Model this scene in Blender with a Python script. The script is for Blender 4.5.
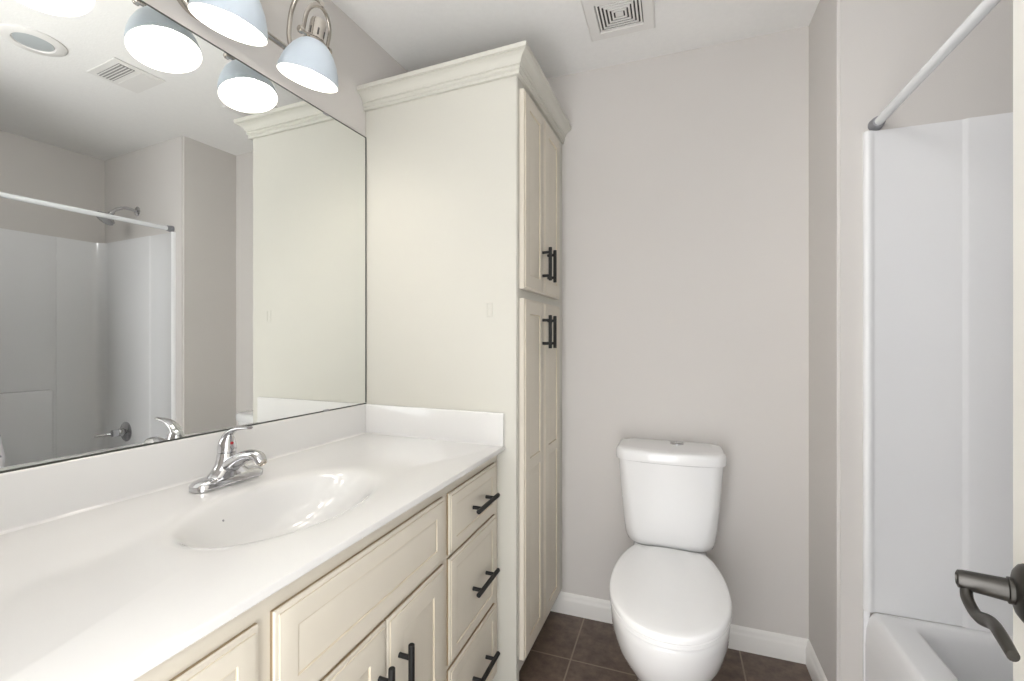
import bpy, bmesh, math, random
from mathutils import Vector, Matrix
random.seed(4)
PI = math.pi
sc = bpy.context.scene
for o in list(bpy.data.objects): bpy.data.objects.remove(o)
COL = sc.collection

# ------------------------------------------------------------------ camera, world, light, exposure
CAM_H = 1.2349
H_CEIL = 2.44
YAW = math.radians(19.796)
cam_d = bpy.data.cameras.new('camera'); cam = bpy.data.objects.new('camera', cam_d); COL.objects.link(cam)
cam_d.sensor_width = 36.0; cam_d.lens = 450.62 * 36.0 / 1024.0; cam_d.clip_start = 0.01
cam.location = (0, 0, CAM_H); cam.rotation_euler = (PI / 2, 0, YAW)
sc.camera = cam

WORLD_STRENGTH = 4.8
BULB_STRENGTH = 52.0
world = bpy.data.worlds.new('world'); sc.world = world; world.use_nodes = True
bgn = world.node_tree.nodes['Background']
bgn.inputs[0].default_value = (0.985, 0.99, 1.0, 1); bgn.inputs[1].default_value = WORLD_STRENGTH
FLASH_POWER = 55.0   # two added fill spots by the doorway: off the ceiling, towards the tub
HEAD_POWER = 44.0
def strobe(name, power, loc, aim, cone, blend, size):
    d = bpy.data.lights.new(name, 'SPOT'); d.energy = power; d.spot_size = math.radians(cone); d.spot_blend = blend; d.shadow_soft_size = size
    o = bpy.data.objects.new(name, d); COL.objects.link(o); o.location = loc
    o.rotation_euler = (Vector(aim) - o.location).to_track_quat('-Z', 'Y').to_euler()
strobe('bounce_strobe', FLASH_POWER, (-0.48, -0.02, 1.2), (-0.45, 0.22, H_CEIL), 122, 1.0, 0.2)
strobe('side_strobe', HEAD_POWER, (-0.2, 0.0, 2.25), (1.3, 1.2, 1.7), 90, 1.0, 0.2)
sc.view_settings.view_transform = 'Standard'; sc.view_settings.look = 'None'
sc.view_settings.gamma = 1.0; sc.view_settings.use_curve_mapping = False
sc.view_settings.exposure = 0.10

# ------------------------------------------------------------------ helpers
def lin(r, g, b):
    f = lambda c: (c / 255 / 12.92) if c / 255 <= 0.04045 else ((c / 255 + 0.055) / 1.055) ** 2.4
    return (f(r), f(g), f(b), 1.0)

def mat(name, rgb, rough=0.5, metal=0.0, noise=0.0, nscale=20.0, bump=0.0, bscale=200.0, coat=0.0, spec=0.5, stretch=(1, 1, 1), rnoise=0.0):
    m = bpy.data.materials.new(name); m.use_nodes = True
    nt = m.node_tree; N = nt.nodes; L = nt.links; b = N['Principled BSDF']
    c = lin(*rgb)
    b.inputs['Base Color'].default_value = c; b.inputs['Roughness'].default_value = rough
    b.inputs['Metallic'].default_value = metal; b.inputs['Coat Weight'].default_value = coat
    b.inputs['Specular IOR Level'].default_value = spec
    tc = N.new('ShaderNodeTexCoord'); mp = N.new('ShaderNodeMapping'); mp.inputs['Scale'].default_value = stretch
    L.new(tc.outputs['Object'], mp.inputs['Vector'])
    if noise or rnoise:
        n = N.new('ShaderNodeTexNoise'); n.inputs['Scale'].default_value = nscale; n.inputs['Detail'].default_value = 6
        L.new(mp.outputs[0], n.inputs['Vector'])
        if noise:
            mx = N.new('ShaderNodeMix'); mx.data_type = 'RGBA'
            mx.inputs[6].default_value = tuple(v * (1 - noise) for v in c[:3]) + (1,)
            mx.inputs[7].default_value = tuple(min(1, v * (1 + noise)) for v in c[:3]) + (1,)
            L.new(n.outputs['Fac'], mx.inputs[0]); L.new(mx.outputs[2], b.inputs['Base Color'])
        if rnoise:
            mr = N.new('ShaderNodeMapRange'); mr.inputs[3].default_value = rough - rnoise; mr.inputs[4].default_value = rough + rnoise
            L.new(n.outputs['Fac'], mr.inputs[0]); L.new(mr.outputs[0], b.inputs['Roughness'])
    if bump:
        n2 = N.new('ShaderNodeTexNoise'); n2.inputs['Scale'].default_value = bscale; n2.inputs['Detail'].default_value = 4
        L.new(mp.outputs[0], n2.inputs['Vector'])
        bp = N.new('ShaderNodeBump'); bp.inputs['Strength'].default_value = bump; bp.inputs['Distance'].default_value = 0.004
        L.new(n2.outputs['Fac'], bp.inputs['Height']); L.new(bp.outputs[0], b.inputs['Normal'])
    return m

def emit(name, rgb, s):
    m = mat(name, rgb, 0.5); b = m.node_tree.nodes['Principled BSDF']
    b.inputs['Emission Color'].default_value = lin(*rgb); b.inputs['Emission Strength'].default_value = s
    return m

def floor_mat():
    m = bpy.data.materials.new('floor_tile'); m.use_nodes = True
    nt = m.node_tree; N = nt.nodes; L = nt.links; b = N['Principled BSDF']
    tc = N.new('ShaderNodeTexCoord'); mp = N.new('ShaderNodeMapping'); mp.inputs['Location'].default_value = (0.377 + 3.11, -1.718 + 3.11, 0)
    L.new(tc.outputs['Object'], mp.inputs[0])
    br = N.new('ShaderNodeTexBrick'); br.offset = 0; br.inputs['Scale'].default_value = 1
    br.inputs['Brick Width'].default_value = 0.311; br.inputs['Row Height'].default_value = 0.311
    br.inputs['Mortar Size'].default_value = 0.0032; br.inputs['Mortar Smooth'].default_value = 0.2; br.inputs['Bias'].default_value = 0
    br.inputs['Color1'].default_value = (0, 0, 0, 1); br.inputs['Color2'].default_value = (1, 1, 1, 1)
    L.new(mp.outputs[0], br.inputs['Vector'])
    n = N.new('ShaderNodeTexNoise'); n.inputs['Scale'].default_value = 22; n.inputs['Detail'].default_value = 9; n.inputs['Roughness'].default_value = 0.68
    L.new(tc.outputs['Object'], n.inputs['Vector'])
    rp = N.new('ShaderNodeValToRGB'); e = rp.color_ramp.elements
    e[0].position = 0.30; e[0].color = lin(80, 66, 57); e[1].position = 0.72; e[1].color = lin(124, 106, 94)
    L.new(n.outputs['Fac'], rp.inputs[0])
    mx = N.new('ShaderNodeMix'); mx.data_type = 'RGBA'; mx.inputs[7].default_value = lin(142, 128, 114)
    L.new(br.outputs['Fac'], mx.inputs[0]); L.new(rp.outputs[0], mx.inputs[6]); L.new(mx.outputs[2], b.inputs['Base Color'])
    inv = N.new('ShaderNodeMath'); inv.operation = 'MULTIPLY_ADD'; inv.inputs[1].default_value = -0.8; inv.inputs[2].default_value = 1
    L.new(br.outputs['Fac'], inv.inputs[0])
    ad = N.new('ShaderNodeMath'); ad.operation = 'MULTIPLY_ADD'; ad.inputs[1].default_value = 0.25
    L.new(n.outputs['Fac'], ad.inputs[0]); L.new(inv.outputs[0], ad.inputs[2])
    bp = N.new('ShaderNodeBump'); bp.inputs['Strength'].default_value = 0.5; bp.inputs['Distance'].default_value = 0.003
    L.new(ad.outputs[0], bp.inputs['Height']); L.new(bp.outputs[0], b.inputs['Normal'])
    b.inputs['Roughness'].default_value = 0.42
    return m

def curtain_mat():
    m = mat('curtain_cloth', (236, 236, 242), 0.85); nt = m.node_tree; N = nt.nodes; L = nt.links; b = N['Principled BSDF']
    tc = N.new('ShaderNodeTexCoord'); v = N.new('ShaderNodeTexVoronoi'); v.inputs['Scale'].default_value = 16
    n = N.new('ShaderNodeTexNoise'); n.inputs['Scale'].default_value = 30
    L.new(tc.outputs['Object'], n.inputs['Vector'])
    va = N.new('ShaderNodeVectorMath'); va.operation = 'MULTIPLY_ADD'; va.inputs[1].default_value = (0.05, 0.05, 0.05)
    L.new(n.outputs['Color'], va.inputs[0]); L.new(tc.outputs['Object'], va.inputs[2]); L.new(va.outputs[0], v.inputs['Vector'])
    rp = N.new('ShaderNodeValToRGB'); e = rp.color_ramp.elements
    e[0].position = 0.36; e[0].color = lin(58, 60, 82); e[1].position = 0.44; e[1].color = lin(236, 236, 242)
    L.new(v.outputs['Distance'], rp.inputs[0]); L.new(rp.outputs[0], b.inputs['Base Color'])
    return m

M = dict(
    wall=mat('wall_paint', (212, 208, 204), 0.75, noise=0.02, nscale=3, bump=0.08, bscale=240),
    ceiling=mat('ceiling_texture', (240, 239, 237), 0.9, noise=0.03, nscale=60, bump=0.2, bscale=130),
    trim=mat('trim_paint', (232, 230, 226), 0.35, noise=0.01),
    door=mat('door_paint', (243, 241, 235), 0.4, noise=0.01),
    floor=floor_mat(),
    cab=mat('cabinet_paint', (211, 204, 190), 0.42, noise=0.035, nscale=14, stretch=(1, 1, 0.35), bump=0.05, bscale=60),
    glaze=mat('brown_glaze', (150, 130, 100), 0.55, noise=0.25, nscale=40),  # brown glaze on front sides, with the gap's shadow put into its colour
    glaze_thin=mat('worn_glaze', (206, 195, 174), 0.55, noise=0.16, nscale=25),
    cream=mat('cream_paint', (202, 200, 191), 0.45, noise=0.015, nscale=5),
    dark=mat('dark_recess', (60, 52, 44), 0.8),
    marble=mat('cultured_marble', (218, 217, 215), 0.10, noise=0.035, nscale=5, coat=0.3, stretch=(1, 0.4, 1)),
    porcelain=mat('porcelain', (237, 237, 237), 0.07, coat=0.5, noise=0.005),
    plastic=mat('seat_plastic', (246, 246, 246), 0.18, noise=0.005),
    fiber=mat("tub_fiberglass", (238, 238, 239), 0.14, noise=0.012, nscale=4, coat=0.2),
    chrome=mat('chrome', (202, 202, 204), 0.07, 1.0, rnoise=0.02, nscale=30),
    nickel=mat('brushed_nickel', (190, 184, 176), 0.22, 1.0, rnoise=0.05, nscale=60),
    pewter=mat('pewter', (88, 86, 83), 0.38, 1.0, rnoise=0.06, nscale=50),
    channel=mat('mirror_channel', (66, 68, 64), 0.45, noise=0.05),
    black=mat('matte_black', (9, 9, 9), 0.55, noise=0.1),
    shade=mat('shade_enamel', (190, 200, 210), 0.35, noise=0.01),
    shade_in=mat('shade_inside', (250, 250, 248), 0.5),
    bulb=emit('bulb_glass', (255, 247, 238), BULB_STRENGTH),
    white_rod=mat('rod_white', (232, 234, 236), 0.25, noise=0.01),
    grey_plastic=mat('grey_plastic', (138, 138, 142), 0.45, noise=0.05),
    vent=mat('vent_plastic', (230, 228, 225), 0.5, noise=0.01),
    ventdark=mat('vent_slot', (70, 68, 66), 0.9),
    lens=mat('light_lens', (180, 186, 188), 0.3, noise=0.03),
    red=mat('red_dot', (170, 30, 40), 0.3),
    curtain=curtain_mat(),
)
mm = bpy.data.materials.new('mirror_silver'); mm.use_nodes = True
_b = mm.node_tree.nodes['Principled BSDF']; _b.inputs['Base Color'].default_value = (0.885, 0.90, 0.885, 1); _b.inputs['Metallic'].default_value = 1; _b.inputs['Roughness'].default_value = 0.0
M['mirror'] = mm

def opal(m, w):
    # milk glass: part of the lamp light passes through
    nt = m.node_tree; N = nt.nodes; L = nt.links; b = N['Principled BSDF']; out = N['Material Output']
    t = N.new('ShaderNodeBsdfTranslucent'); t.inputs[0].default_value = b.inputs['Base Color'].default_value
    mx = N.new('ShaderNodeMixShader'); mx.inputs[0].default_value = w
    L.new(b.outputs[0], mx.inputs[1]); L.new(t.outputs[0], mx.inputs[2]); L.new(mx.outputs[0], out.inputs['Surface'])
opal(M['shade'], 0.10); opal(M['shade_in'], 0.10)

def tag(o, label=None, cat=None, group=None, kind=None):
    if label: o['label'] = label
    if cat: o['category'] = cat
    if group: o['group'] = group
    if kind: o['kind'] = kind
    return o

def obj(name, bm, ms, parent=None, smooth=None, sub=0, label=None):
    bmesh.ops.remove_doubles(bm, verts=bm.verts[:], dist=1e-5)
    bmesh.ops.recalc_face_normals(bm, faces=bm.faces[:])
    me = bpy.data.meshes.new(name); bm.to_mesh(me); bm.free()
    for m in (ms if isinstance(ms, (list, tuple)) else [ms]): me.materials.append(m)
    o = bpy.data.objects.new(name, me); COL.objects.link(o)
    if parent: o.parent = parent
    if smooth is not None:
        for p in me.polygons: p.use_smooth = True
        if smooth < 180: me.set_sharp_from_angle(angle=math.radians(smooth))
    if sub:
        s = o.modifiers.new('sub', 'SUBSURF'); s.levels = sub; s.render_levels = sub
    if label: o['label'] = label
    return o

def empty(name, loc=(0, 0, 0), rz=0, label=None, cat=None, group=None):
    o = bpy.data.objects.new(name, None); COL.objects.link(o); o.location = loc; o.rotation_euler = (0, 0, rz); o.empty_display_size = 0.05
    return tag(o, label, cat, group)

def box(bm, x0, x1, y0, y1, z0, z1, bev=0.0, seg=2, mi=0):
    vs = [bm.verts.new((x, y, z)) for x in (x0, x1) for y in (y0, y1) for z in (z0, z1)]
    fs = [bm.faces.new([vs[i] for i in q]) for q in ((0, 1, 3, 2), (4, 6, 7, 5), (0, 4, 5, 1), (2, 3, 7, 6), (0, 2, 6, 4), (1, 5, 7, 3))]
    for f in fs: f.material_index = mi
    if bev:
        es = list({e for f in fs for e in f.edges})
        r = bmesh.ops.bevel(bm, geom=es, offset=bev, segments=seg, profile=0.5, affect='EDGES')
        for f in r['faces']: f.material_index = mi
    return bm

def prism(bm, pts, z0, z1, mi=0):
    a = [bm.verts.new((p[0], p[1], z0)) for p in pts]; b = [bm.verts.new((p[0], p[1], z1)) for p in pts]
    n = len(pts); fs = [bm.faces.new(a), bm.faces.new(b)] + [bm.faces.new((a[i], a[(i + 1) % n], b[(i + 1) % n], b[i])) for i in range(n)]
    for f in fs: f.material_index = mi
    return bm

def loft(bm, rings, cap0=True, cap1=True, mi=0, close=True):
    R = [[bm.verts.new(p) for p in r] for r in rings]; n = len(R[0])
    for a, b in zip(R, R[1:]):
        for i in range(n if close else n - 1):
            f = bm.faces.new((a[i], a[(i + 1) % n], b[(i + 1) % n], b[i])); f.material_index = mi
    if cap0: bm.faces.new(R[0]).material_index = mi
    if cap1: bm.faces.new(R[-1]).material_index = mi
    return R

def frame(axis):
    a = Vector(axis).normalized(); h = Vector((0, 0, 1)) if abs(a.z) < 0.9 else Vector((1, 0, 0))
    u = a.cross(h).normalized(); return a, u, a.cross(u).normalized()

def lathe(bm, origin, axis, prof, n=32, mi=0, cap0=True, cap1=True):
    """prof: list of (radius, distance along axis)"""
    o = Vector(origin); a, u, v = frame(axis)
    rings = [[o + a * t + (u * math.cos(2 * PI * k / n) + v * math.sin(2 * PI * k / n)) * max(r, 1e-4) for k in range(n)] for r, t in prof]
    loft(bm, rings, cap0, cap1, mi); return bm

def tube(bm, pts, r, n=12, mi=0, flat=None):
    """tube through points, r a number or one radius per point; flat=(a,b) per-axis scale"""
    P = [Vector(p) for p in pts]; rs = r if isinstance(r, (list, tuple)) else [r] * len(P)
    rings = []; pu = None
    for i, p in enumerate(P):
        t = (P[min(i + 1, len(P) - 1)] - P[max(i - 1, 0)]).normalized()
        if pu is None: _, u, v = frame(t)
        else:
            u = (pu - t * pu.dot(t)).normalized(); v = t.cross(u)
        pu = u; fa, fb = flat or (1, 1)
        rings.append([p + (u * math.cos(2 * PI * k / n) * fa + v * math.sin(2 * PI * k / n) * fb) * rs[i] for k in range(n)])
    loft(bm, rings, True, True, mi); return bm

def smooth_path(ctrl, k=8):
    P = [Vector(c) for c in ctrl]; out = []
    for i in range(len(P) - 1):
        p0, p1, p2, p3 = P[max(i - 1, 0)], P[i], P[i + 1], P[min(i + 2, len(P) - 1)]
        for j in range(k):
            t = j / k
            out.append(0.5 * ((2 * p1) + (p2 - p0) * t + (2 * p0 - 5 * p1 + 4 * p2 - p3) * t * t + (3 * p1 - p0 - 3 * p2 + p3) * t ** 3))
    return out + [P[-1]]

def lerps(vals, k=8):
    out = []
    for a, b in zip(vals, vals[1:]): out += [a + (b - a) * j / k for j in range(k)]
    return out + [vals[-1]]

def panel_front(w, h, t, panels, lip=0.010, raise_=0.0, groove=0.004, fld=0.028, edge=1):
    """slab w x h x t in local (y, z, x): routed front with glazed grooves; panels = list of (y0, y1, z0, z1)"""
    bm = bmesh.new()
    def rect(y0, y1, z0, z1, x): return [bm.verts.new(p) for p in ((x, y0, z0), (x, y1, z0), (x, y1, z1), (x, y0, z1))]
    def band(A, B, mi=0):
        for i in range(4): bm.faces.new((A[i], A[(i + 1) % 4], B[(i + 1) % 4], B[i])).material_index = mi
    seq = [(0.0, 0.0), (0.0, t * 0.4), (0.0, t - 0.0055), (0.0015, t - 0.0035), (0.0035, t - 0.0028), (lip - 0.0025, t - 0.0026), (lip - 0.0018, t - 0.0006), (lip, t)]
    prev = None
    for k, (ins, d) in enumerate(seq):
        r = rect(ins, w - ins, ins, h - ins, d)
        if prev: band(prev, r, edge if k == 1 else 2 if k == 6 else 0)
        else: bm.faces.new(r)
        prev = r
    # front face with openings (all panels share y0,y1)
    y0, y1 = panels[0][0], panels[0][1]; ps = sorted(panels, key=lambda p: p[2])
    def quad(a0, a1, b0, b1): bm.faces.new(rect(a0, a1, b0, b1, t))
    quad(lip, y0, lip, h - lip); quad(y1, w - lip, lip, h - lip)
    zc = lip
    for p in ps: quad(y0, y1, zc, p[2]); zc = p[3]
    quad(y0, y1, zc, h - lip)
    for p in ps:
        prof = [(0, t, 0), (0.0012, t - groove * 0.8, 2), (0.0030, t - groove, 2), (0.0045, t - groove + 0.0006, 0), (fld, t - 0.0012 + raise_, 0)]
        prev = rect(p[0], p[1], p[2], p[3], t)
        for ins, d, mi in prof[1:]:
            r = rect(p[0] + ins, p[1] - ins, p[2] + ins, p[3] - ins, d); band(prev, r, mi); prev = r
        bm.faces.new(prev)
    return bm

def bar_pull(bm, c, along, out, length, stand=0.03, spread=0.66, r=0.0068):
    c = Vector(c); a = Vector(along).normalized(); o = Vector(out).normalized(); q = c + o * stand
    lathe(bm, q - a * length / 2, a, [(r * 0.8, 0), (r, 0.0012), (r, length - 0.0012), (r * 0.8, length)], 14)
    for s in (-1, 1):
        b = c + a * s * length * spread / 2
        lathe(bm, b, o, [(r * 0.85, 0), (r * 0.8, 0.003), (r * 0.8, stand)], 12)
    return bm

# ------------------------------------------------------------------ room numbers (metres; camera stands at x = y = 0)
H = 2.44
D = 2.0094          # back wall
NK = 0.4854         # right wall of the toilet nook
E = 1.6874          # end wall of the tub alcove
T = 0.5611          # front edge of tub and surround
LW = 1.3602         # long wall of the tub
S = 1.8772          # top of the surround
PY = 1.4636         # side of the tall cabinet
DL = math.radians(2.6525)   # the mirror wall is a little out of square
XM = -1.13
n2 = Vector((math.cos(DL), -math.sin(DL), 0)); d2 = Vector((math.sin(DL), math.cos(DL), 0)); W0 = Vector((XM, PY, 0))
def wpt(y, off=0.0, z=0.0):
    """point of the mirror wall at depth y, off metres out of it"""
    p = W0 + n2 * off; s = (y - p.y) / d2.y; p = p + d2 * s; return Vector((p.x, p.y, z))
WO = -0.006         # paint surface behind the mirror plane
TF = 0.165          # near end wall of the tub

def struct(name, bm, m, smooth=None): return tag(obj(name, bm, m, None, smooth), kind='structure')
bm = bmesh.new(); box(bm, -1.45, 1.5, -0.16, D + 0.1, -0.06, 0.0); struct('floor', bm, M['floor'])
bm = bmesh.new(); box(bm, -1.45, 1.5, -0.16, D + 0.1, H, H + 0.06); struct('ceiling', bm, M['ceiling'])
a, b_ = wpt(-0.16, WO), wpt(D + 0.1, WO)
bm = bmesh.new(); prism(bm, [(a.x, a.y), (b_.x, b_.y), (-1.42, b_.y), (-1.42, a.y)], 0, H); struct('wall_left', bm, M['wall'])
bm = bmesh.new(); box(bm, wpt(D, WO).x, NK, D, D + 0.1, 0, H); struct('wall_back', bm, M['wall'])
bm = bmesh.new(); prism(bm, [(NK, E), (NK, D + 0.1), (LW, D + 0.1), (LW, E)], 0, H)
bmesh.ops.bevel(bm, geom=[e for e in bm.edges if all(abs(v.co.x - NK) < 1e-4 and abs(v.co.y - E) < 1e-4 for v in e.verts)], offset=0.008, segments=3, affect='EDGES')
struct('wall_right', bm, M['wall'], 30)
bm = bmesh.new(); box(bm, LW, LW + 0.1, -0.04, D + 0.1, 0, H); struct('wall_tub', bm, M['wall'])
DX0, DX1 = -0.56, 0.15   # doorway the camera looks in from
bm = bmesh.new()
box(bm, wpt(-0.1, WO).x, DX0, -0.16, -0.04, 0, H); box(bm, DX0, DX1, -0.16, -0.04, 2.05, H); box(bm, DX1, LW, -0.16, -0.04, 0, H)
struct('wall_front', bm, M['wall'])
bm = bmesh.new(); box(bm, T - 0.02, LW, -0.04, TF, 0, H); struct('wall_alcove', bm, M['wall'])

# baseboards: a moulded profile (out from the wall, height)
BBP = [(0, 0), (0.014, 0), (0.014, 0.058), (0.012, 0.066), (0.009, 0.071), (0.009, 0.078), (0.006, 0.087), (0.002, 0.091), (0, 0.091)]
def board(name, p0, p1, out, mitre0=0.0, mitre1=0.0):
    p0, p1, o = Vector(p0), Vector(p1), Vector(out); t = (p1 - p0).normalized(); bm = bmesh.new()
    loft(bm, [[p0 + o * q + t * mitre0 * q + Vector((0, 0, z)) for q, z in BBP], [p1 + o * q - t * mitre1 * q + Vector((0, 0, z)) for q, z in BBP]])
    struct(name, bm, M['trim'], 35)
board('baseboard_back', (-0.555, D, 0), (NK, D, 0), (0, -1, 0), 0, 1)
board('baseboard_right', (NK, D, 0), (NK, E + 0.002, 0), (-1, 0, 0), 1, 0)

# ------------------------------------------------------------------ tall linen cabinet
FX = 0.6325; LD = 0.02   # frame plane, door thickness
SK = math.radians(0.9)   # its front is slightly out of square
def fx(y): return FX - y * math.tan(SK)
XW = WO + 0.001
lc = empty('linen_cabinet', (XM, PY, 0), -DL, 'tall cream linen cabinet with crown moulding between mirror and toilet nook', 'cabinet')
def to_l(p):
    q = Vector(p) - W0; return (q.dot(n2), q.dot(d2))
c1 = to_l((XM + n2.x * FX, D - 0.002, 0)); 
def back_y(xl):  # local depth where the back wall stands for a local x
    return (D - 0.002 - PY + math.sin(DL) * xl) / math.cos(DL)
bm = bmesh.new()
BYF = back_y(FX - 0.012)
pts = [(XW, 0), (FX, 0), (fx(BYF), BYF), (XW, back_y(XW))]
prism(bm, pts, 0.105, 2.17)
prism(bm, [(XW, 0), (FX, 0), (fx(0.02), 0.02), (XW, 0.02)], 0.0, 0.105)
bmesh.ops.bevel(bm, geom=[e for e in bm.edges if all(abs(v.co.x - FX) < 1e-4 and abs(v.co.y) < 1e-4 for v in e.verts)], offset=0.003, segments=2, affect='EDGES')
obj('body', bm, M['cream'], lc, 30)
bm = bmesh.new(); box(bm, XW, FX - 0.07, 0.021, 0.50, 0.0, 0.104); obj('toe_kick', bm, M['cab'], lc)
def lin_door(y0, y1, z0, z1, panels, hy, hz0, hz1, lab):
    w, h = y1 - y0, z1 - z0
    bm = panel_front(w, h, LD, panels, edge=0)
    d = obj('door', bm, [M['cab'], M['glaze'], M['glaze_thin']], lc, 30, label=lab); d.location = (fx(y0) + 0.0005, y0, z0); d.rotation_euler = (0, 0, SK)
    bm = bmesh.new(); bar_pull(bm, (LD, hy - y0, (hz0 + hz1) / 2 - z0), (0, 0, 1), (1, 0, 0), hz1 - hz0, 0.030, 0.70)
    obj('handle', bm, M['black'], d, 40, label='matte black bar pull')
DM = 0.052
for (y0, y1, hy, side) in ((0.022, 0.2425, 0.2200, 'near'), (0.2465, 0.468, 0.283, 'far')):
    w = y1 - y0
    lin_door(y0, y1, 1.412, 2.094, [(DM, w - DM, DM, 0.682 - DM)], hy, 1.462, 1.588, 'upper %s door with one raised panel' % side)
    hh = 1.380 - 0.145
    lin_door(y0, y1, 0.145, 1.380, [(DM, w - DM, DM, 0.635), (DM, w - DM, 0.675, hh - DM)], hy, 1.205, 1.331, 'lower %s door with two raised panels' % side)
# crown moulding
CRP = [(0.0, 2.128), (0.011, 2.128), (0.0125, 2.131), (0.0125, 2.137), (0.0105, 2.141), (0.0165, 2.145), (0.0175, 2.150), (0.015, 2.155), (0.020, 2.157), (0.0225, 2.164), (0.027, 2.171), (0.033, 2.177), (0.040, 2.181), (0.047, 2.183), (0.045, 2.186), (0.0505, 2.188), (0.0515, 2.202), (0.0, 2.202)]
bm = bmesh.new()
loft(bm, [[Vector((XW, -q, z)) for q, z in CRP], [Vector((FX + q, -q, z)) for q, z in CRP], [Vector((fx(BYF) + q * 0.85, back_y(fx(BYF) + q * 0.85) - 0.001, z)) for q, z in CRP]])
prism(bm, pts, 2.171, 2.20)
obj('crown_moulding', bm, M['cream'], lc)
bm = bmesh.new(); cx_, cz_ = 0.53, 1.335
for (x0, x1, z0, z1) in ((-.012, .012, 0.028, 0.031), (-.012, .012, 0.006, 0.009), (-.012, .012, -0.020, -0.017), (-.012, -.009, -0.020, 0.031), (.009, .012, -0.020, 0.031)):
    box(bm, cx_ + x0, cx_ + x1, -0.0016, -0.0001, cz_ + z0, cz_ + z1, 0.0005, 1)
obj('hook_mark', bm, M['cream'], lc, label='faint painted-over outline of a removed hook')

# ------------------------------------------------------------------ vanity cabinet
VX = -0.572; FT = 0.012     # face frame plane, how far the lipped fronts stand out
vc = empty('vanity_cabinet', (VX, 0.75, 0), 0, 'long cream glazed vanity cabinet under the white sink counter', 'cabinet')
def side_y(x): return PY - (x - XM) * math.tan(DL) - 0.0015   # where the tall cabinet's side runs
Y0, Y1 = -0.035, side_y(-0.572)
def vb(bm, x0, x1, y0, y1, z0, z1, **k): return box(bm, x0 - VX, x1 - VX, y0 - 0.75, y1 - 0.75, z0, z1, **k)
bm = bmesh.new()
vb(bm, VX - 0.02, VX, Y0, Y1, 0.10, 0.858)                 # face frame
a1, a0 = wpt(Y1, WO + 0.002), wpt(Y0, WO + 0.002)
vb(bm, a1.x, VX - 0.02, Y1 - 0.016, Y1, 0.0, 0.858)        # end panel
vb(bm, a0.x + 0.01, VX - 0.02, Y0, Y0 + 0.016, 0.0, 0.858)
vb(bm, a1.x, VX - 0.02, Y0 + 0.016, Y1 - 0.016, 0.10, 0.116)
obj('body', bm, M['cab'], vc)
bm = bmesh.new(); vb(bm, VX - 0.085, VX - 0.07, Y0 + 0.017, Y1 - 0.017, 0.0, 0.099); obj('toe_kick', bm, M['cab'], vc)
def front(name, y0, y1, z0, z1, m, lab=None, out=FT):
    w, h = y1 - y0, z1 - z0
    bm = panel_front(w, h, out, [(m, w - m, m, h - m)], fld=0.010 if name != 'door' else 0.03, groove=0.0022 if name != 'door' else 0.004)
    d = obj(name, bm, [M['cab'], M['glaze'], M['glaze_thin']], vc, 30, label=lab); d.location = (0.0005, y0 - 0.75, z0); return d
def pull(d, c, along, L):
    bm = bmesh.new(); bar_pull(bm, c, along, (1, 0, 0), L, 0.030, 0.62); return obj('handle', bm, M['black'], d, 40, label='matte black bar pull')
for (z0, z1, hz, lab) in ((0.662, 0.826, 0.741, 'shallow top drawer'), (0.368, 0.652, 0.501, 'deep middle drawer'), (0.118, 0.354, 0.235, 'deep bottom drawer')):
    d = front('drawer', 1.072, 1.402, z0, z1, 0.036, lab + ' of the right stack')
    pull(d, (FT, 0.192, hz - z0), (0, 1, 0), 0.156)
    if z0 > 0: pass
for (z0, z1, hz, lab) in ((0.662, 0.826, 0.741, 'shallow top drawer'), (0.368, 0.652, 0.501, 'deep middle drawer'), (0.118, 0.354, 0.235, 'deep bottom drawer')):
    d = front('drawer', 0.150, 0.488, z0, z1, 0.036, lab + ' of the left stack')
    if z0 < 0.5: pull(d, (FT, 0.169, hz - z0), (0, 1, 0), 0.156)
front('false_front', 0.514, 1.043, 0.662, 0.828, 0.042, 'wide fixed panel below the basin')
d = front('door', 0.514, 0.792, 0.118, 0.652, 0.055, 'left sink door'); pull(d, (FT, 0.25, 0.582 - 0.078 - 0.118), (0, 0, 1), 0.156)
d = front('door', 0.796, 1.043, 0.118, 0.652, 0.055, 'right sink door'); pull(d, (FT, 0.0395, 0.584 - 0.078 - 0.118), (0, 0, 1), 0.156)

# ------------------------------------------------------------------ countertop with moulded basin
CZ, CB, CF = 0.878, 0.860, -0.541
def cf(y): return CF - 0.0141 * (1.437 - y)   # the front edge runs slightly out of square
ct = empty('vanity_countertop', (-0.85, 0.75, CB), 0, 'glossy white cultured marble counter with moulded oval basin and splashes', 'countertop')
SX, SY, SA, SB = -0.812, 0.783, 0.154, 0.229
def cp(x, y, z): return Vector((x + 0.85, y - 0.75, z - CB))
wa = wpt(Y0, WO + 0.0015); wb = wpt(side_y(XM), WO + 0.0015)
poly = [Vector((cf(Y0), Y0)), Vector((CF, side_y(CF))), Vector((wb.x, side_y(wb.x))), Vector((wa.x, Y0))]
def ray_poly(th):
    dx, dy = math.cos(th) * SA, math.sin(th) * SB; best = 1e9
    for i in range(4):
        p, q = poly[i], poly[(i + 1) % 4]; ex, ey = q.x - p.x, q.y - p.y; den = dx * ey - dy * ex
        if abs(den) < 1e-9: continue
        t = ((p.x - SX) * ey - (p.y - SY) * ex) / den; s = ((p.x - SX) * dy - (p.y - SY) * dx) / den
        if t > 0 and -1e-6 <= s <= 1 + 1e-6: best = min(best, t)
    return (SX + dx * best, SY + dy * best)
ths = sorted([2 * PI * k / 96 for k in range(96)] + [math.atan2((p.y - SY) / SB, (p.x - SX) / SA) % (2 * PI) for p in poly])
outer = [ray_poly(t) for t in ths]
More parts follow.
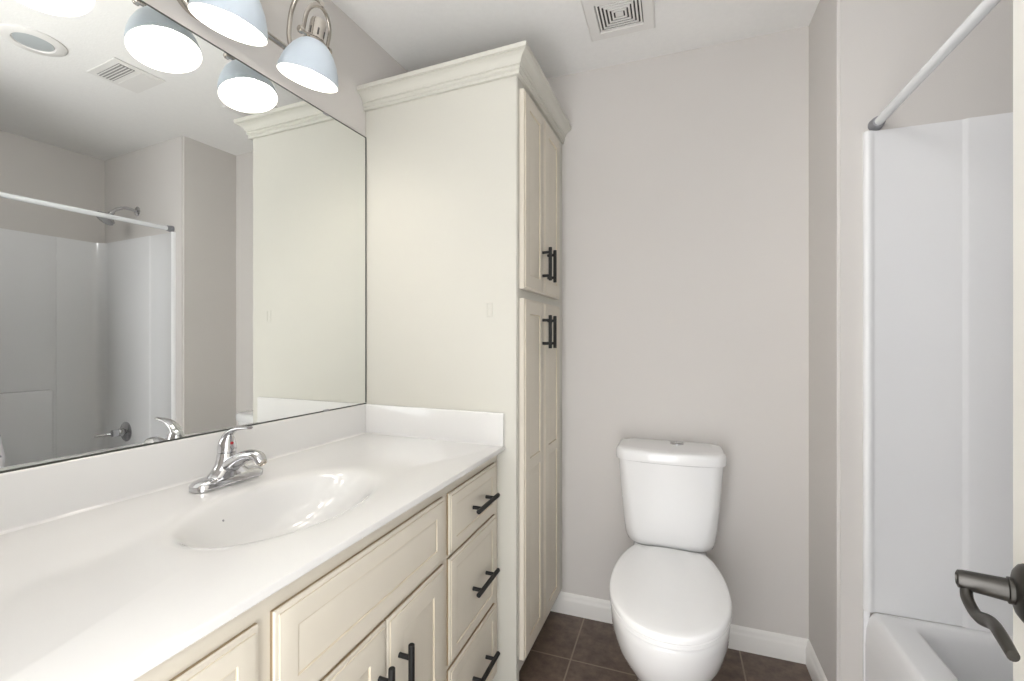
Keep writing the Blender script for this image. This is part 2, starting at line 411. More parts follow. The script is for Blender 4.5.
def inner(s, z):   # lower rings sit further back, so the front slope is gentler
    k = max(0.0, 1 - s)
    return [cp(SX - 0.040 * k + SA * s * math.cos(t), SY - 0.02 * k + SB * s * math.sin(t), z) for t in ths]
def inset(o, k, z):
    return [cp(min(x, cf(y) - k), y, z) for x, y in o]
bm = bmesh.new()
loft(bm, [inset(outer, 0.004, CB), inset(outer, 0.0, CB + 0.003), inset(outer, 0.0, CZ - 0.005), inset(outer, 0.0015, CZ - 0.0015), inset(outer, 0.005, CZ), inner(1.26, CZ)], cap0=False, cap1=False)
obj('counter_top', bm, M['marble'], ct, 40)
bm = bmesh.new()
loft(bm, [inner(1.26, CZ), inner(1.20, CZ - 0.0001), inner(1.14, CZ - 0.0005), inner(1.08, CZ - 0.0017), inner(1.03, CZ - 0.0042), inner(0.985, CZ - 0.0085), inner(0.94, CZ - 0.0165), inner(0.89, CZ - 0.027), inner(0.82, CZ - 0.044), inner(0.72, CZ - 0.066), inner(0.59, CZ - 0.088), inner(0.44, CZ - 0.104), inner(0.25, CZ - 0.114), inner(0.10, CZ - 0.117)], cap0=False, cap1=True)
obj('basin', bm, M['marble'], ct, 60)
bm = bmesh.new(); lathe(bm, cp(SX - 0.037, SY - 0.018, CZ - 0.1178), (0, 0, 1), [(0.021, 0), (0.021, 0.003), (0.018, 0.004), (0.017, 0.002), (0.012, 0.002), (0.010, 0.006), (0.004, 0.007)], 28); obj('drain', bm, M['chrome'], ct, 40, label='chrome drain')
bm = bmesh.new(); _p = cp(SX - 0.0070 - SA * 0.805, SY - 0.06, CZ - 0.0425); lathe(bm, _p + Vector((0.002, 0, 0)), (0.8, 0.1, 0.55), [(0.0026, 0), (0.0026, 0.001), (0.0018, 0.0012)], 14); obj('overflow_hole', bm, M['grey_plastic'], ct, label='small dark overflow hole')
# splashes
SPT = 0.988
def splash_ring(p0, p1, o, h):
    prof = [(0, 0), (0.020, 0.0002), (0.0155, 0.001), (0.012, 0.004), (0.0108, 0.009), (0.0105, h - 0.005), (0.0095, h - 0.002), (0.007, h), (0, h)]
    return [[cp(p.x + o.x * q, p.y + o.y * q, CZ + z) for q, z in prof] for p in (p0, p1)]
bm = bmesh.new(); loft(bm, splash_ring(wpt(Y0, WO + 0.0015), wpt(side_y(XM), WO + 0.0015), n2, SPT - CZ)); obj('backsplash', bm, M['marble'], ct, 35)
bm = bmesh.new(); loft(bm, splash_ring(Vector((wb.x + 0.0108, side_y(wb.x + 0.0108), 0)), Vector((CF - 0.003, side_y(CF - 0.003), 0)), -d2, SPT - CZ)); obj('side_splash', bm, M['marble'], ct, 35)

# ------------------------------------------------------------------ faucet
fa = empty('bathroom_faucet', (-1.056, 0.825, CZ), -DL, 'chrome single lever faucet standing behind the oval basin', 'faucet')
def stadium(hw, hl, z, n=24):
    out = []
    for k in range(n * 2):
        t = 2 * PI * k / (n * 2); c, s = math.cos(t), math.sin(t)
        out.append(Vector((hw * c, s * hw + (hl - hw) * (1 if s > 0.001 else -1 if s < -0.001 else 0), z)))
    return out
bm = bmesh.new()
loft(bm, [stadium(0.027, 0.084, 0.0003), stadium(0.0300, 0.0900, 0.002), stadium(0.0300, 0.0900, 0.014), stadium(0.026, 0.082, 0.0200), stadium(0.020, 0.072, 0.0235), stadium(0.013, 0.058, 0.025)])
obj('base_plate', bm, M['chrome'], fa, 50)
bm = bmesh.new()   # body: swells from the deck plate into the cartridge dome
def ell(cx, cy, z, a, b, n=28): return [Vector((cx + a * math.cos(2 * PI * k / n), cy + b * math.sin(2 * PI * k / n), z)) for k in range(n)]
loft(bm, [ell(0.0, 0, 0.014, 0.0265, 0.068), ell(0, 0, 0.026, 0.0255, 0.052), ell(-0.001, 0, 0.038, 0.0245, 0.038), ell(-0.002, 0, 0.050, 0.0235, 0.029), ell(-0.003, 0, 0.062, 0.0225, 0.0245), ell(-0.004, 0, 0.072, 0.0215, 0.0225), ell(-0.004, 0, 0.0765, 0.0205, 0.0215)])
obj('faucet_body', bm, M['chrome'], fa, 60)
bm = bmesh.new()
P = smooth_path([(-0.002, 0, 0.036), (0.028, 0, 0.055), (0.060, 0, 0.071), (0.088, 0, 0.078), (0.108, 0, 0.075), (0.120, 0, 0.062)], 7)
tube(bm, P, lerps([0.027, 0.0235, 0.0195, 0.0170, 0.0155, 0.0130], 7), 20, flat=(1.0, 0.74))
sp = obj('spout', bm, M['chrome'], fa, 60)
bm = bmesh.new(); lathe(bm, (0.1185, 0, 0.0635), (0.75, 0, -0.66), [(0.0105, 0), (0.0105, 0.006), (0.008, 0.0062), (0.007, 0.003)], 20); obj('aerator', bm, M['nickel'], sp, 40)
bm = bmesh.new()
loft(bm, [ell(-0.004, 0, 0.0778, 0.0212, 0.0222), ell(-0.004, 0, 0.088, 0.0214, 0.0218), ell(-0.004, 0, 0.102, 0.0198, 0.0190), ell(-0.002, 0, 0.113, 0.0160, 0.0150), ell(0.004, 0, 0.121, 0.0085, 0.0080)])
P = smooth_path([(-0.012, 0, 0.092), (-0.004, 0, 0.115), (0.014, 0, 0.130), (0.040, 0, 0.139), (0.078, 0, 0.143)], 7)
tube(bm, P, lerps([0.0145, 0.0155, 0.0140, 0.0120, 0.0080], 7), 16, flat=(1.0, 0.42))
lev = obj('lever', bm, M['chrome'], fa, 60)
bm = bmesh.new(); lathe(bm, (0.0150, -0.002, 0.1005), (1, -0.1, 0.28), [(0.0036, 0), (0.0036, 0.003), (0.002, 0.0036)], 14); obj('temperature_dot', bm, M['red'], lev, 40, label='red temperature dot')

# ------------------------------------------------------------------ mirror
MB, MT = SPT + 0.0005, 2.026
mi = empty('wall_mirror', wpt(0.7, WO, MB), -DL, 'large frameless wall mirror above the backsplash', 'mirror')
def wl(p):  # world point -> mirror-local (out, along)
    q = Vector(p) - wpt(0.7, WO, 0); return q.dot(n2), q.dot(d2)
yA, yB = wl(wpt(Y0 + 0.003))[1], wl(wpt(1.4605))[1]
bm = bmesh.new(); box(bm, 0.0012, 0.006, yA, yB, 0, MT - MB)
for f in bm.faces: f.material_index = 0 if f.calc_center_median().x > 0.0055 else 1
bm.faces.ensure_lookup_table()
obj('glass', bm, [M['mirror'], mat('mirror_edge', (92, 98, 92), 0.3, noise=0.05)], mi)
for nm, y0_, y1_, z0_, z1_ in (('bottom_channel', yA, yB, 0.0, 0.0038), ('side_edge', yB - 0.0035, yB, 0.006, MT - MB), ('top_edge', yA, yB - 0.004, MT - MB - 0.003, MT - MB)):
    bm = bmesh.new(); box(bm, 0.0062, 0.0072, y0_, y1_, z0_, z1_); obj(nm, bm, M['channel'], mi, label='thin dark mirror edge')
for yy in (1.255, 0.55):
    for z, s in ((MT - MB, 1), (0.0, -1)):
        if s < 0 and yy < 1: continue
        k = wl(wpt(yy))[1]; bm = bmesh.new()
        box(bm, 0.0062, 0.0082, k - 0.012, k + 0.012, z - s * 0.004 - 0.003, z - s * 0.004 + 0.003, 0.0006, 1)
        obj('mirror_clip', bm, M['grey_plastic'], mi, label='small dark mirror clip')

# ------------------------------------------------------------------ vanity light bar
LZ, LY = 2.012, (1.060, 0.817, 0.574)
BARZ, BARO = 2.108, 0.066
o0 = wpt(0.817, WO, BARZ)
vl = empty('vanity_light', o0, -DL, 'three shade brushed nickel vanity light bar on the wall above the mirror', 'wall light')
bm = bmesh.new()
tube(bm, [(BARO, -0.285, 0), (BARO, 0.275, 0)], 0.0085, 14)
obj('bar', bm, M['nickel'], vl, 40)
bm = bmesh.new(); lathe(bm, (0.001, 0, 0.02), (1, 0, 0), [(0.062, 0), (0.062, 0.012), (0.056, 0.020), (0.020, 0.024), (0.014, 0.030), (0.012, 0.060)], 36); obj('wall_canopy', bm, M['nickel'], vl, 40)
TX = math.radians(14.6)
for i, yy in enumerate(LY):
    q = wl(wpt(yy)); yl = q[1] - wl(wpt(0.817))[1]
    ax = Vector((math.sin(TX), 0, math.cos(TX))); rim = Vector((0.126 - WO, yl, LZ - BARZ))
    R = 0.0845
    bm = bmesh.new()   # bell shade, thin wall with an inside
    prof_o = [(R, 0.0), (R * 0.985, 0.012), (R * 0.93, 0.032), (R * 0.83, 0.055), (R * 0.68, 0.078), (R * 0.50, 0.096), (R * 0.36, 0.104), (R * 0.33, 0.106)]
    lathe(bm, rim, ax, prof_o, 48, 0, False, False)
    prof_i = [(R * 0.33, 0.1045), (R * 0.48, 0.0935), (R * 0.66, 0.0755), (R * 0.805, 0.053), (R * 0.905, 0.031), (R * 0.96, 0.012), (R * 0.975, 0.0)]
    lathe(bm, rim, ax, prof_i, 48, 1, False, False)
    lathe(bm, rim, ax, [(R * 0.975, 0.0), (R, 0.0)], 48, 1, False, False)
    sh = obj('lamp_shade', bm, [M['shade'], M['shade_in']], vl, 50, label='white enamel bell shade')
    bm = bmesh.new(); bc = rim + ax * 0.028
    lathe(bm, bc, ax, [(0.004, -0.0), (0.017, 0.002), (0.026, 0.010), (0.030, 0.022), (0.029, 0.034), (0.022, 0.050), (0.014, 0.062), (0.013, 0.074)], 28)
    obj('bulb', bm, M['bulb'], sh, 60, label='glowing round bulb')
    # socket with slots, yoke and knobs, arm back to the bar
    bm = bmesh.new(); s0 = rim + ax * 0.104
    lathe(bm, s0, ax, [(0.032, 0), (0.032, 0.004), (0.024, 0.010), (0.022, 0.014), (0.022, 0.056), (0.019, 0.064), (0.006, 0.066)], 28)
    so = obj('socket', bm, M['nickel'], vl, 40)
    bm = bmesh.new()
    for k in range(6):
        an = 2 * PI * k / 6; a_, u_, v_ = frame(ax); rd = u_ * math.cos(an) + v_ * math.sin(an)
        p = s0 + ax * 0.018 + rd * 0.0205; tube(bm, [p, p + ax * 0.018], 0.0028, 8)
    obj('slot', bm, M['ventdark'], so, 40, label='dark cooling slots')
    bm = bmesh.new(); a_ = ax; side = Vector((0, 1, 0))
    piv = s0 + ax * 0.006; RY = 0.045
    pts = [piv + side * RY * -1 + ax * -0.004]
    for k in range(0, 19):
        t = PI - PI * k / 18; pts.append(piv + side * RY * math.cos(t) + ax * (0.036 + 0.058 * math.sin(t)))
    pts.append(piv + side * RY + ax * -0.004)
    tube(bm, pts, 0.0050, 10, flat=(1.25, 0.8))
    yo = obj('yoke', bm, M['nickel'], vl, 60)
    for s in (-1, 1):
        bm = bmesh.new()
        lathe(bm, piv + side * s * 0.031, side * s, [(0.005, 0), (0.005, 0.015), (0.0105, 0.016), (0.0105, 0.024), (0.008, 0.028), (0.003, 0.029)], 18)
        obj('knob', bm, M['nickel'], yo, 40)
    bm = bmesh.new(); top = piv + ax * 0.094
    P = smooth_path([(BARO, yl, 0.004), (BARO - 0.012, yl, 0.06), (BARO + 0.004, yl, 0.135), (BARO + 0.045, yl, 0.168), (top.x - 0.006, yl, top.z + 0.020), (top.x, yl, top.z)], 7)
    tube(bm, P, 0.0068, 12); lathe(bm, (BARO, yl, 0.006), (0, 0, 1), [(0.0115, -0.016), (0.0125, -0.012), (0.0125, 0.008), (0.008, 0.014)], 20)
    obj('arm', bm, M['nickel'], vl, 60)

# ------------------------------------------------------------------ toilet
to = empty('toilet', (-0.018, 1.56, 0), 0, 'white two piece toilet with closed lid against the back wall', 'toilet')
def P3(x, y, z): return Vector((x, y - 1.56, z))
def egg(hw, yf, yb, z, yc=None, trunc=None, n=64, e=2.0, x0=0.0):
    """egg outline: front tip at yf (near the camera), back at yb, widest at yc"""
    yc = yc if yc is not None else yf + (yb - yf) * 0.48; out = []
    for k in range(n):
        t = 2 * PI * k / n; c, s = math.cos(t), math.sin(t)
        x = hw * math.copysign(abs(c) ** (2 / e), c); L = (yb - yc) if s > 0 else (yc - yf)
        y = yc + L * math.copysign(abs(s) ** (2 / e), s)
        if trunc is not None and y > trunc: y = trunc + (y - trunc) * 0.12
        out.append(P3(x0 + x, y, z))
    return out
bm = bmesh.new()
loft(bm, [egg(0.112, 1.425, 1.93, 0.001, 1.68, e=2.6), egg(0.110, 1.43, 1.925, 0.02, 1.68, e=2.6), egg(0.098, 1.455, 1.915, 0.06, 1.68, e=2.5), egg(0.092, 1.462, 1.91, 0.11, 1.68, e=2.4),
          egg(0.103, 1.430, 1.90, 0.15, 1.66, e=2.3), egg(0.118, 1.390, 1.885, 0.19, 1.62, e=2.2), egg(0.146, 1.340, 1.87, 0.24, 1.58, e=2.15), egg(0.168, 1.303, 1.86, 0.295, 1.555, e=2.1), egg(0.178, 1.285, 1.857, 0.345, 1.548, e=2.1),
          egg(0.180, 1.279, 1.855, 0.378, 1.545, e=2.1), egg(0.1795, 1.277, 1.85, 0.398, 1.54, e=2.1), egg(0.177, 1.281, 1.85, 0.408, 1.54, e=2.1), egg(0.172, 1.292, 1.845, 0.411, 1.54, e=2.1)])
# rear deck that carries the tank
def rr(hx, y0, y1, z, r, bow=0.0, n=8, x0=0.0):
    out = []; 
    for (cx, cy, a0) in ((hx - r, y1 - r, 0), (-hx + r, y1 - r, PI / 2), (-hx + r, y0 + r, PI), (hx - r, y0 + r, 1.5 * PI)):
        for k in range(n + 1):
            t = a0 + PI / 2 * k / n; x, y = cx + r * math.cos(t), cy + r * math.sin(t)
            if y < (y0 + y1) / 2: y -= bow * (1 - min(1, abs(x / hx)) ** 2)
            out.append(P3(x0 + x, y, z))
        # extra points along the front so that it can bow
        if a0 == PI:
            for k in range(1, 12):
                x = -hx + r + (2 * hx - 2 * r) * k / 12; out.append(P3(x0 + x, y0 - bow * (1 - (x / hx) ** 2), z))
    return out
loft(bm, [rr(0.10, 1.74, 1.955, 0.22, 0.04), rr(0.125, 1.74, 1.965, 0.33, 0.045), rr(0.135, 1.74, 1.968, 0.40, 0.05), rr(0.134, 1.741, 1.967, 0.425, 0.05), rr(0.128, 1.747, 1.96, 0.432, 0.045)])
obj('bowl', bm, M['porcelain'], to, 60)
bm = bmesh.new()
s_out = lambda z, g=0.0: egg(0.182 - g, 1.270 + g, 1.90 - g, z, 1.535, 1.785, e=2.1)
loft(bm, [s_out(0.4115, 0.004), s_out(0.414, 0.0), s_out(0.424, 0.0), s_out(0.4275, 0.003)])
obj('seat', bm, M['plastic'], to, 40)
bm = bmesh.new()
l_out = lambda z, g=0.0: egg(0.183 - g, 1.266 + g, 1.90 - g, z, 1.535, 1.79, e=2.1)
loft(bm, [l_out(0.4285, 0.003), l_out(0.431, 0.0), l_out(0.441, 0.0), l_out(0.4465, 0.003), l_out(0.4495, 0.009), l_out(0.4515, 0.03), l_out(0.4525, 0.08)])
obj('seat_lid', bm, M['plastic'], to, 40)
for s in (-1, 1):
    bm = bmesh.new(); box(bm, s * 0.07 - 0.022, s * 0.07 + 0.022, 1.772 - 1.56, 1.806 - 1.56, 0.433, 0.449, 0.006, 3); obj('hinge', bm, M['plastic'], to, 40)
# tank
TB = 1.995
bm = bmesh.new()
loft(bm, [rr(0.125, 1.850, TB - 0.01, 0.4335, 0.05, 0.008), rr(0.148, 1.832, TB - 0.004, 0.438, 0.055, 0.010), rr(0.160, 1.822, TB, 0.450, 0.055, 0.013), rr(0.166, 1.817, TB, 0.470, 0.055, 0.016),
          rr(0.172, 1.813, TB, 0.52, 0.05, 0.018), rr(0.182, 1.806, TB, 0.64, 0.045, 0.021), rr(0.191, 1.800, TB, 0.772, 0.04, 0.024)])
tk = obj('tank', bm, M['porcelain'], to, 50)
bm = bmesh.new()
q = lambda g, z: rr(0.2005 - g, 1.791 + g, TB + 0.002 - g * 0.3, z, 0.045 - g * 0.5, 0.026)
loft(bm, [q(0.006, 0.7725), q(0.001, 0.775), q(0.0, 0.779), q(0.0, 0.802), q(0.002, 0.810), q(0.007, 0.815), q(0.014, 0.8172), q(0.04, 0.8185)])
tl = obj('tank_lid', bm, M['porcelain'], to, 40)
bm = bmesh.new()
lathe(bm, P3(0.028, 1.935, 0.8180), (0, 0, 1), [(0.0265, 0), (0.0265, 0.005), (0.024, 0.0075), (0.0225, 0.007), (0.0215, 0.008), (0.001, 0.0095)], 32)
obj('flush_button', bm, M['chrome'], tl, 30, label='round chrome flush button')
bm = bmesh.new(); box(bm, 0.0275, 0.0285, 1.915 - 1.56, 1.955 - 1.56, 0.8265, 0.8277); obj('button_split', bm, M['ventdark'], tl)

# ------------------------------------------------------------------ bathtub
TH = 0.402
bt = empty('bathtub', (0.95, 0.93, 0), 0, 'white alcove bathtub with broad rim beyond the open door', 'bathtub')
def B3(x, y, z): return Vector((x - 0.95, y - 0.93, z))
tx0, tx1, ty0, ty1 = T, LW - 0.012, TF + 0.012, E - 0.012
def rrect(x0, x1, y0, y1, r, z, n=8):
    out = []
    for cx, cy, a0 in ((x1 - r, y1 - r, 0), (x0 + r, y1 - r, PI / 2), (x0 + r, y0 + r, PI), (x1 - r, y0 + r, 1.5 * PI)):
        for k in range(n + 1):
            t = a0 + PI / 2 * k / n; out.append(B3(cx + r * math.cos(t), cy + r * math.sin(t), z))
    return out
bm = bmesh.new()
wr, er = 0.100, 0.052
loft(bm, [rrect(tx0 - 0.008, tx1, ty0, ty1, 0.004, 0.0), rrect(tx0 - 0.008, tx1, ty0, ty1, 0.004, 0.30), rrect(tx0 - 0.005, tx1, ty0, ty1, 0.004, TH - 0.050), rrect(tx0 + 0.002, tx1, ty0, ty1, 0.004, TH - 0.020), rrect(tx0 + 0.008, tx1, ty0, ty1, 0.006, TH - 0.007), rrect(tx0 + 0.013, tx1, ty0, ty1, 0.007, TH - 0.0015),
          rrect(tx0 + 0.020, tx1, ty0, ty1, 0.008, TH), rrect(tx0 + wr - 0.012, tx1 - 0.05, ty0 + er - 0.01, ty1 - er + 0.032, 0.055, TH + 0.001), rrect(tx0 + wr, tx1 - 0.06, ty0 + er, ty1 - er + 0.024, 0.06, TH - 0.006),
          rrect(tx0 + wr + 0.008, tx1 - 0.066, ty0 + er + 0.012, ty1 - er + 0.016, 0.065, TH - 0.03), rrect(tx0 + wr + 0.035, tx1 - 0.09, ty0 + er + 0.10, ty1 - er - 0.025, 0.11, 0.16), rrect(tx0 + wr + 0.06, tx1 - 0.11, ty0 + er + 0.16, ty1 - er - 0.05, 0.10, 0.105), rrect(tx0 + wr + 0.12, tx1 - 0.16, ty0 + er + 0.22, ty1 - er - 0.11, 0.07, 0.095)])
obj('tub', bm, M['fiber'], bt, 40)
bm = bmesh.new(); lathe(bm, B3(0.95, 1.50, 0.0945), (0, 0, 1), [(0.032, 0), (0.032, 0.003), (0.026, 0.005), (0.004, 0.004)], 24); obj('drain', bm, M['chrome'], bt, 40, label='chrome tub drain')

# ------------------------------------------------------------------ surround
su = empty('tub_surround', (LW, E, TH), 0, 'glossy white three wall tub surround under the greige paint', 'surround')
def U(x, y, z): return (x - LW, y - E, z - TH)
def ubox(bm, x0, x1, y0, y1, z0, z1, **k): return box(bm, x0 - LW, x1 - LW, y0 - E, y1 - E, z0 - TH, z1 - TH, **k)
PT = 0.010; Z0 = TH + 0.0015
# end panel with rounded front column that runs down to the floor beside the tub
bm = bmesh.new()
rc = 0.07; pts = [(T - 0.010, E - 0.001), (T - 0.010, E - 0.014), (T - 0.007, E - 0.019), (T - 0.002, E - 0.021), (T + 0.006, E - 0.020), (T + 0.012, E - 0.016), (T + 0.020, E - 0.012), (0.785, E - 0.012), (0.790, E - 0.0125), (0.796, E - 0.0165), (0.803, E - 0.0175)]
xi, yi = LW - 0.012, E - 0.0175
for k in range(9):
    t = PI / 2 * k / 8; pts.append((xi - rc + rc * math.sin(t), yi - rc + rc * math.cos(t)))
pts += [(xi, 1.44), (LW - 0.001, 1.44), (LW - 0.001, E - 0.001)]
prism(bm, [(x - LW, y - E) for x, y in pts], Z0 - TH, S - TH)
obj('end_panel', bm, M['fiber'], su, 50)
bm = bmesh.new(); ubox(bm, T - 0.010, T + 0.006, E - 0.0112, E - 0.001, 0.0, TH - 0.001, bev=0.002); obj('front_flange', bm, M['fiber'], su, 40)
bm = bmesh.new(); ubox(bm, LW - 0.014, LW - 0.001, TF + 0.012, 1.439, Z0, S, bev=0.0015); obj('back_panel', bm, M['fiber'], su, 40)
bm = bmesh.new(); ubox(bm, LW - 0.055, LW - 0.0145, 0.42, 1.415, Z0, 0.935, bev=0.012, seg=3); obj('moulded_shelf', bm, M['fiber'], su, 40)
bm = bmesh.new(); ubox(bm, T, LW - 0.015, TF + 0.001, TF + 0.011, Z0, S, bev=0.0015); obj('end_panel', bm, M['fiber'], su, 40)

# ------------------------------------------------------------------ shower head, valve, rod
hd = empty('shower_fixture', (0.962, E, 2.051), 0, 'chrome shower head on the painted wall above the surround, seen in the mirror', 'shower head')
bm = bmesh.new(); lathe(bm, (0, -0.001, 0), (0, -1, 0), [(0.030, 0), (0.030, 0.003), (0.022, 0.010), (0.011, 0.012)], 28); obj('flange', bm, M['chrome'], hd, 40)
bm = bmesh.new(); tube(bm, smooth_path([(0, -0.005, 0), (0, -0.06, 0.005), (0, -0.105, -0.012), (0, -0.135, -0.042)], 7), 0.0095, 14); obj('arm', bm, M['chrome'], hd, 60)
bm = bmesh.new(); axh = Vector((-0.05, -0.62, -0.78)).normalized()
lathe(bm, Vector((0, -0.128, -0.035)), axh, [(0.012, 0), (0.015, 0.006), (0.015, 0.018), (0.011, 0.022), (0.018, 0.032), (0.042, 0.052), (0.049, 0.058), (0.049, 0.070), (0.044, 0.074), (0.002, 0.074)], 32); obj('shower_head', bm, M['chrome'], hd, 40)
va = empty('shower_valve', (1.053, E - 0.0175, 0.655), 0, 'chrome round tub valve with lever, low on the surround in the mirror', 'valve')
bm = bmesh.new(); lathe(bm, (0, -0.001, 0), (0, -1, 0), [(0.062, 0), (0.062, 0.004), (0.055, 0.010), (0.030, 0.016), (0.024, 0.018), (0.024, 0.040), (0.020, 0.046)], 36); obj('escutcheon', bm, M['chrome'], va, 40)
bm = bmesh.new(); lathe(bm, (0, -0.047, 0), (0, -1, 0), [(0.022, 0), (0.023, 0.004), (0.021, 0.030), (0.012, 0.036)], 24)
tube(bm, smooth_path([(0, -0.070, 0), (0.02, -0.105, -0.004), (0.03, -0.150, -0.006)], 6), lerps([0.011, 0.009, 0.007], 6), 12); obj('lever', bm, M['chrome'], va, 50)

RX, RZ = 0.583, 1.898
rod = empty('shower_rod', (RX, (E + TF) / 2, RZ), 0, 'white shower curtain rod across the tub alcove', 'curtain rod')
hl = (E - TF) / 2
bm = bmesh.new(); tube(bm, [(0, -hl + 0.02, 0), (0, hl - 0.02, 0)], 0.0125, 20); obj('tube', bm, M['white_rod'], rod, 40)
for s in (-1, 1):
    bm = bmesh.new(); lathe(bm, (0, s * (hl - 0.001), 0), (0, -s, 0), [(0.0195, 0), (0.0200, 0.004), (0.0190, 0.016), (0.0165, 0.030), (0.0132, 0.032)], 24); obj('end_cap', bm, M['grey_plastic'], rod, 40, label='grey rubber end cap')

# ------------------------------------------------------------------ shower curtain (only its lower hem shows, in the mirror)
cu = empty('shower_curtain', (0.55, 0.70, 0.2), 0, 'white shower curtain with dark blotches, its hem at the mirror left edge', 'curtain')
bm = bmesh.new(); NU, NV = 120, 26; grid = []
for j in range(NV + 1):
    z = RZ - 0.035 - (RZ - 0.235) * j / NV; row = []
    fl = max(0.0, 1 - abs(z - 0.70) / 0.22)
    for i in range(NU + 1):
        u = i / NU; ph = u * 2 * PI * 9
        ya = 0.45 - 0.02 * fl; yb = 0.935 + 0.036 * fl
        y = ya + (yb - ya) * u + 0.010 * math.sin(ph * 2 + 1) ; x = RX - 0.058 + 0.014 * math.sin(ph) * min(1, 0.35 + j / 8)
        if j < 4: x += 0.058 * (1 - j / 4)
        row.append(Vector((x - 0.55, y - 0.70, z - 0.2)))
    grid.append(row)
V = [[bm.verts.new(p) for p in r] for r in grid]
for j in range(NV):
    for i in range(NU): bm.faces.new((V[j][i], V[j][i + 1], V[j + 1][i + 1], V[j + 1][i]))
cl = obj('cloth', bm, M['curtain'], cu, 180); sd = cl.modifiers.new('thick', 'SOLIDIFY'); sd.thickness = 0.002
for k in range(9):
    bm = bmesh.new(); yy = 0.475 + k * 0.054; R_ = 0.026
    tube(bm, [(RX - 0.55 + R_ * math.sin(2 * PI * t / 20) * 0.8, yy - 0.70, RZ - 0.2 - 0.010 + R_ * math.cos(2 * PI * t / 20)) for t in range(21)], 0.0018, 6)
    obj('curtain_ring', bm, M['chrome'], cu, 60)

# ------------------------------------------------------------------ ceiling fittings
ev = empty('exhaust_vent', (-0.189, 1.690, H), 0, 'square ceiling exhaust vent of concentric louvres above the toilet', 'vent')
bm = bmesh.new(); hw, hd_ = 0.122, 0.118
def sq(h, z, k=0.0): return [Vector((sx * (h), sy * (h - 0.004), z)) for sx, sy in ((1, 1), (-1, 1), (-1, -1), (1, -1))]
loft(bm, [sq(hw, -0.0005), sq(hw, -0.008), sq(hw - 0.006, -0.012), sq(0.082, -0.012), sq(0.080, -0.004)], cap0=True, cap1=False)
obj('cover', bm, M['vent'], ev)
bm = bmesh.new(); bm.faces.new([bm.verts.new(p) for p in sq(0.081, -0.0042)]); obj('backing', bm, M['ventdark'], ev)
for k in range(6):
    h = 0.078 - k * 0.0128; bm = bmesh.new()
    if k < 5: loft(bm, [sq(h, -0.005), sq(h - 0.001, -0.009), sq(h - 0.0070, -0.009), sq(h - 0.0060, -0.005), sq(h, -0.005)], False, False)
    else: loft(bm, [sq(h, -0.005), sq(h, -0.009)])
    obj('louvre', bm, M['vent'], ev)
rg = empty('ceiling_register', (0.068, 1.225, H), 0, 'rectangular ceiling register with a dark slot, seen beside the lamps in the mirror', 'vent')
bm = bmesh.new(); box(bm, -0.118, 0.118, -0.098, 0.098, -0.006, -0.0005, 0.002, 1); obj('cover', bm, M['vent'], rg)
bm = bmesh.new(); box(bm, -0.092, 0.092, -0.072, -0.012, -0.0085, -0.0062)
obj('slot_grille', bm, mat('register_grey', (150, 148, 146), 0.6), rg, label='grey slotted half')
for k in range(5):
    bm = bmesh.new(); box(bm, -0.092, 0.092, -0.070 + k * 0.0122, -0.0665 + k * 0.0122, -0.0105, -0.0087); obj('slat', bm, M['vent'], rg)
bm = bmesh.new(); box(bm, -0.092, 0.092, 0.008, 0.072, -0.009, -0.0062, 0.001, 1); obj('blank_plate', bm, M['vent'], rg)
rl = empty('recessed_light', (0.118, 0.935, H), 0, 'round recessed ceiling light, unlit, at the mirror top left', 'ceiling light')
bm = bmesh.new(); lathe(bm, (0, 0, -0.0005), (0, 0, -1), [(0.098, 0), (0.098, 0.004), (0.090, 0.009), (0.064, 0.010), (0.060, 0.006)], 48, 0, True, False); obj('trim_ring', bm, M['vent'], rl, 40)
bm = bmesh.new(); lathe(bm, (0, 0, -0.0045), (0, 0, -1), [(0.060, 0), (0.058, 0.003), (0.045, 0.005), (0.002, 0.006)], 40); obj('lens', bm, M['lens'], rl, 40)

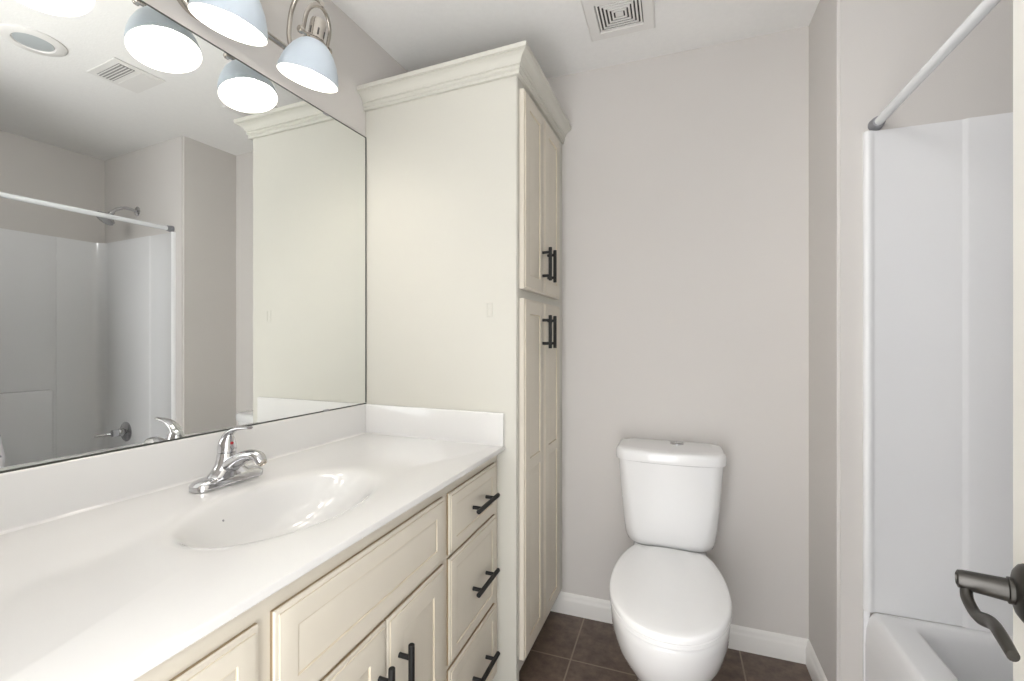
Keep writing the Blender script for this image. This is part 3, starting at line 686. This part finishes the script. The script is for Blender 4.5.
# ------------------------------------------------------------------ open door at the right edge, with its lever
DA = math.radians(18); dd = Vector((math.sin(DA), math.cos(DA), 0)); dn = Vector((-math.cos(DA), math.sin(DA), 0))
EDGE = Vector((0.395, 0.7363, 0)); DW = 0.79; DT = 0.035
hinge = EDGE - dd * DW
door = empty('door_1', hinge, 0); tag(door, kind='structure')
def dp(a, o, z): return dd * a + dn * o + Vector((0, 0, z))   # a along the door from the hinge, o out of its visible face
def dprism(bm, a0, a1, o0, o1, z0, z1, bev=0.0):
    vs = [bm.verts.new(dp(a, o, z)) for a in (a0, a1) for o in (o0, o1) for z in (z0, z1)]
    fs = [bm.faces.new([vs[i] for i in q]) for q in ((0, 1, 3, 2), (4, 6, 7, 5), (0, 4, 5, 1), (2, 3, 7, 6), (0, 2, 6, 4), (1, 5, 7, 3))]
    if bev: bmesh.ops.bevel(bm, geom=list({e for f in fs for e in f.edges}), offset=bev, segments=2, affect='EDGES')
bm = bmesh.new(); dprism(bm, 0, DW, -DT, 0, 0.012, 2.035, 0.002)
obj('slab', bm, M['door'], door, 30)
HZ = 0.9525
hdl = DW - 0.075
bm = bmesh.new(); lathe(bm, dp(hdl, 0.0003, HZ), dn, [(0.031, 0), (0.032, 0.003), (0.030, 0.007), (0.024, 0.011), (0.0165, 0.013)], 32)
hn = obj('handle', bm, M['pewter'], door, 40, label='pewter lever handle rose')
bm = bmesh.new(); lathe(bm, dp(hdl, 0.010, HZ), dn, [(0.0145, 0), (0.0145, 0.007), (0.0125, 0.008), (0.0108, 0.044), (0.0098, 0.048), (0.0066, 0.0495), (0.006, 0.047), (0.002, 0.047)], 24); obj('neck', bm, M['pewter'], hn, 40)
bm = bmesh.new()
P = smooth_path([dp(hdl + 0.002, 0.050, HZ - 0.004), dp(hdl - 0.010, 0.051, HZ - 0.017), dp(hdl - 0.034, 0.046, HZ - 0.024), dp(hdl - 0.066, 0.040, HZ - 0.014), dp(hdl - 0.094, 0.038, HZ - 0.012), dp(hdl - 0.116, 0.034, HZ - 0.018)], 7)
tube(bm, P, lerps([0.0065, 0.0068, 0.0062, 0.0064, 0.0066, 0.0058], 7), 14, flat=(0.85, 1.2)); obj('lever', bm, M['pewter'], hn, 60)
bm = bmesh.new(); dprism(bm, DW + 0.0002, DW + 0.009, -0.024, -0.012, HZ - 0.011, HZ + 0.011, 0.003); obj('latch', bm, M['pewter'], door, 40, label='pewter latch bolt')
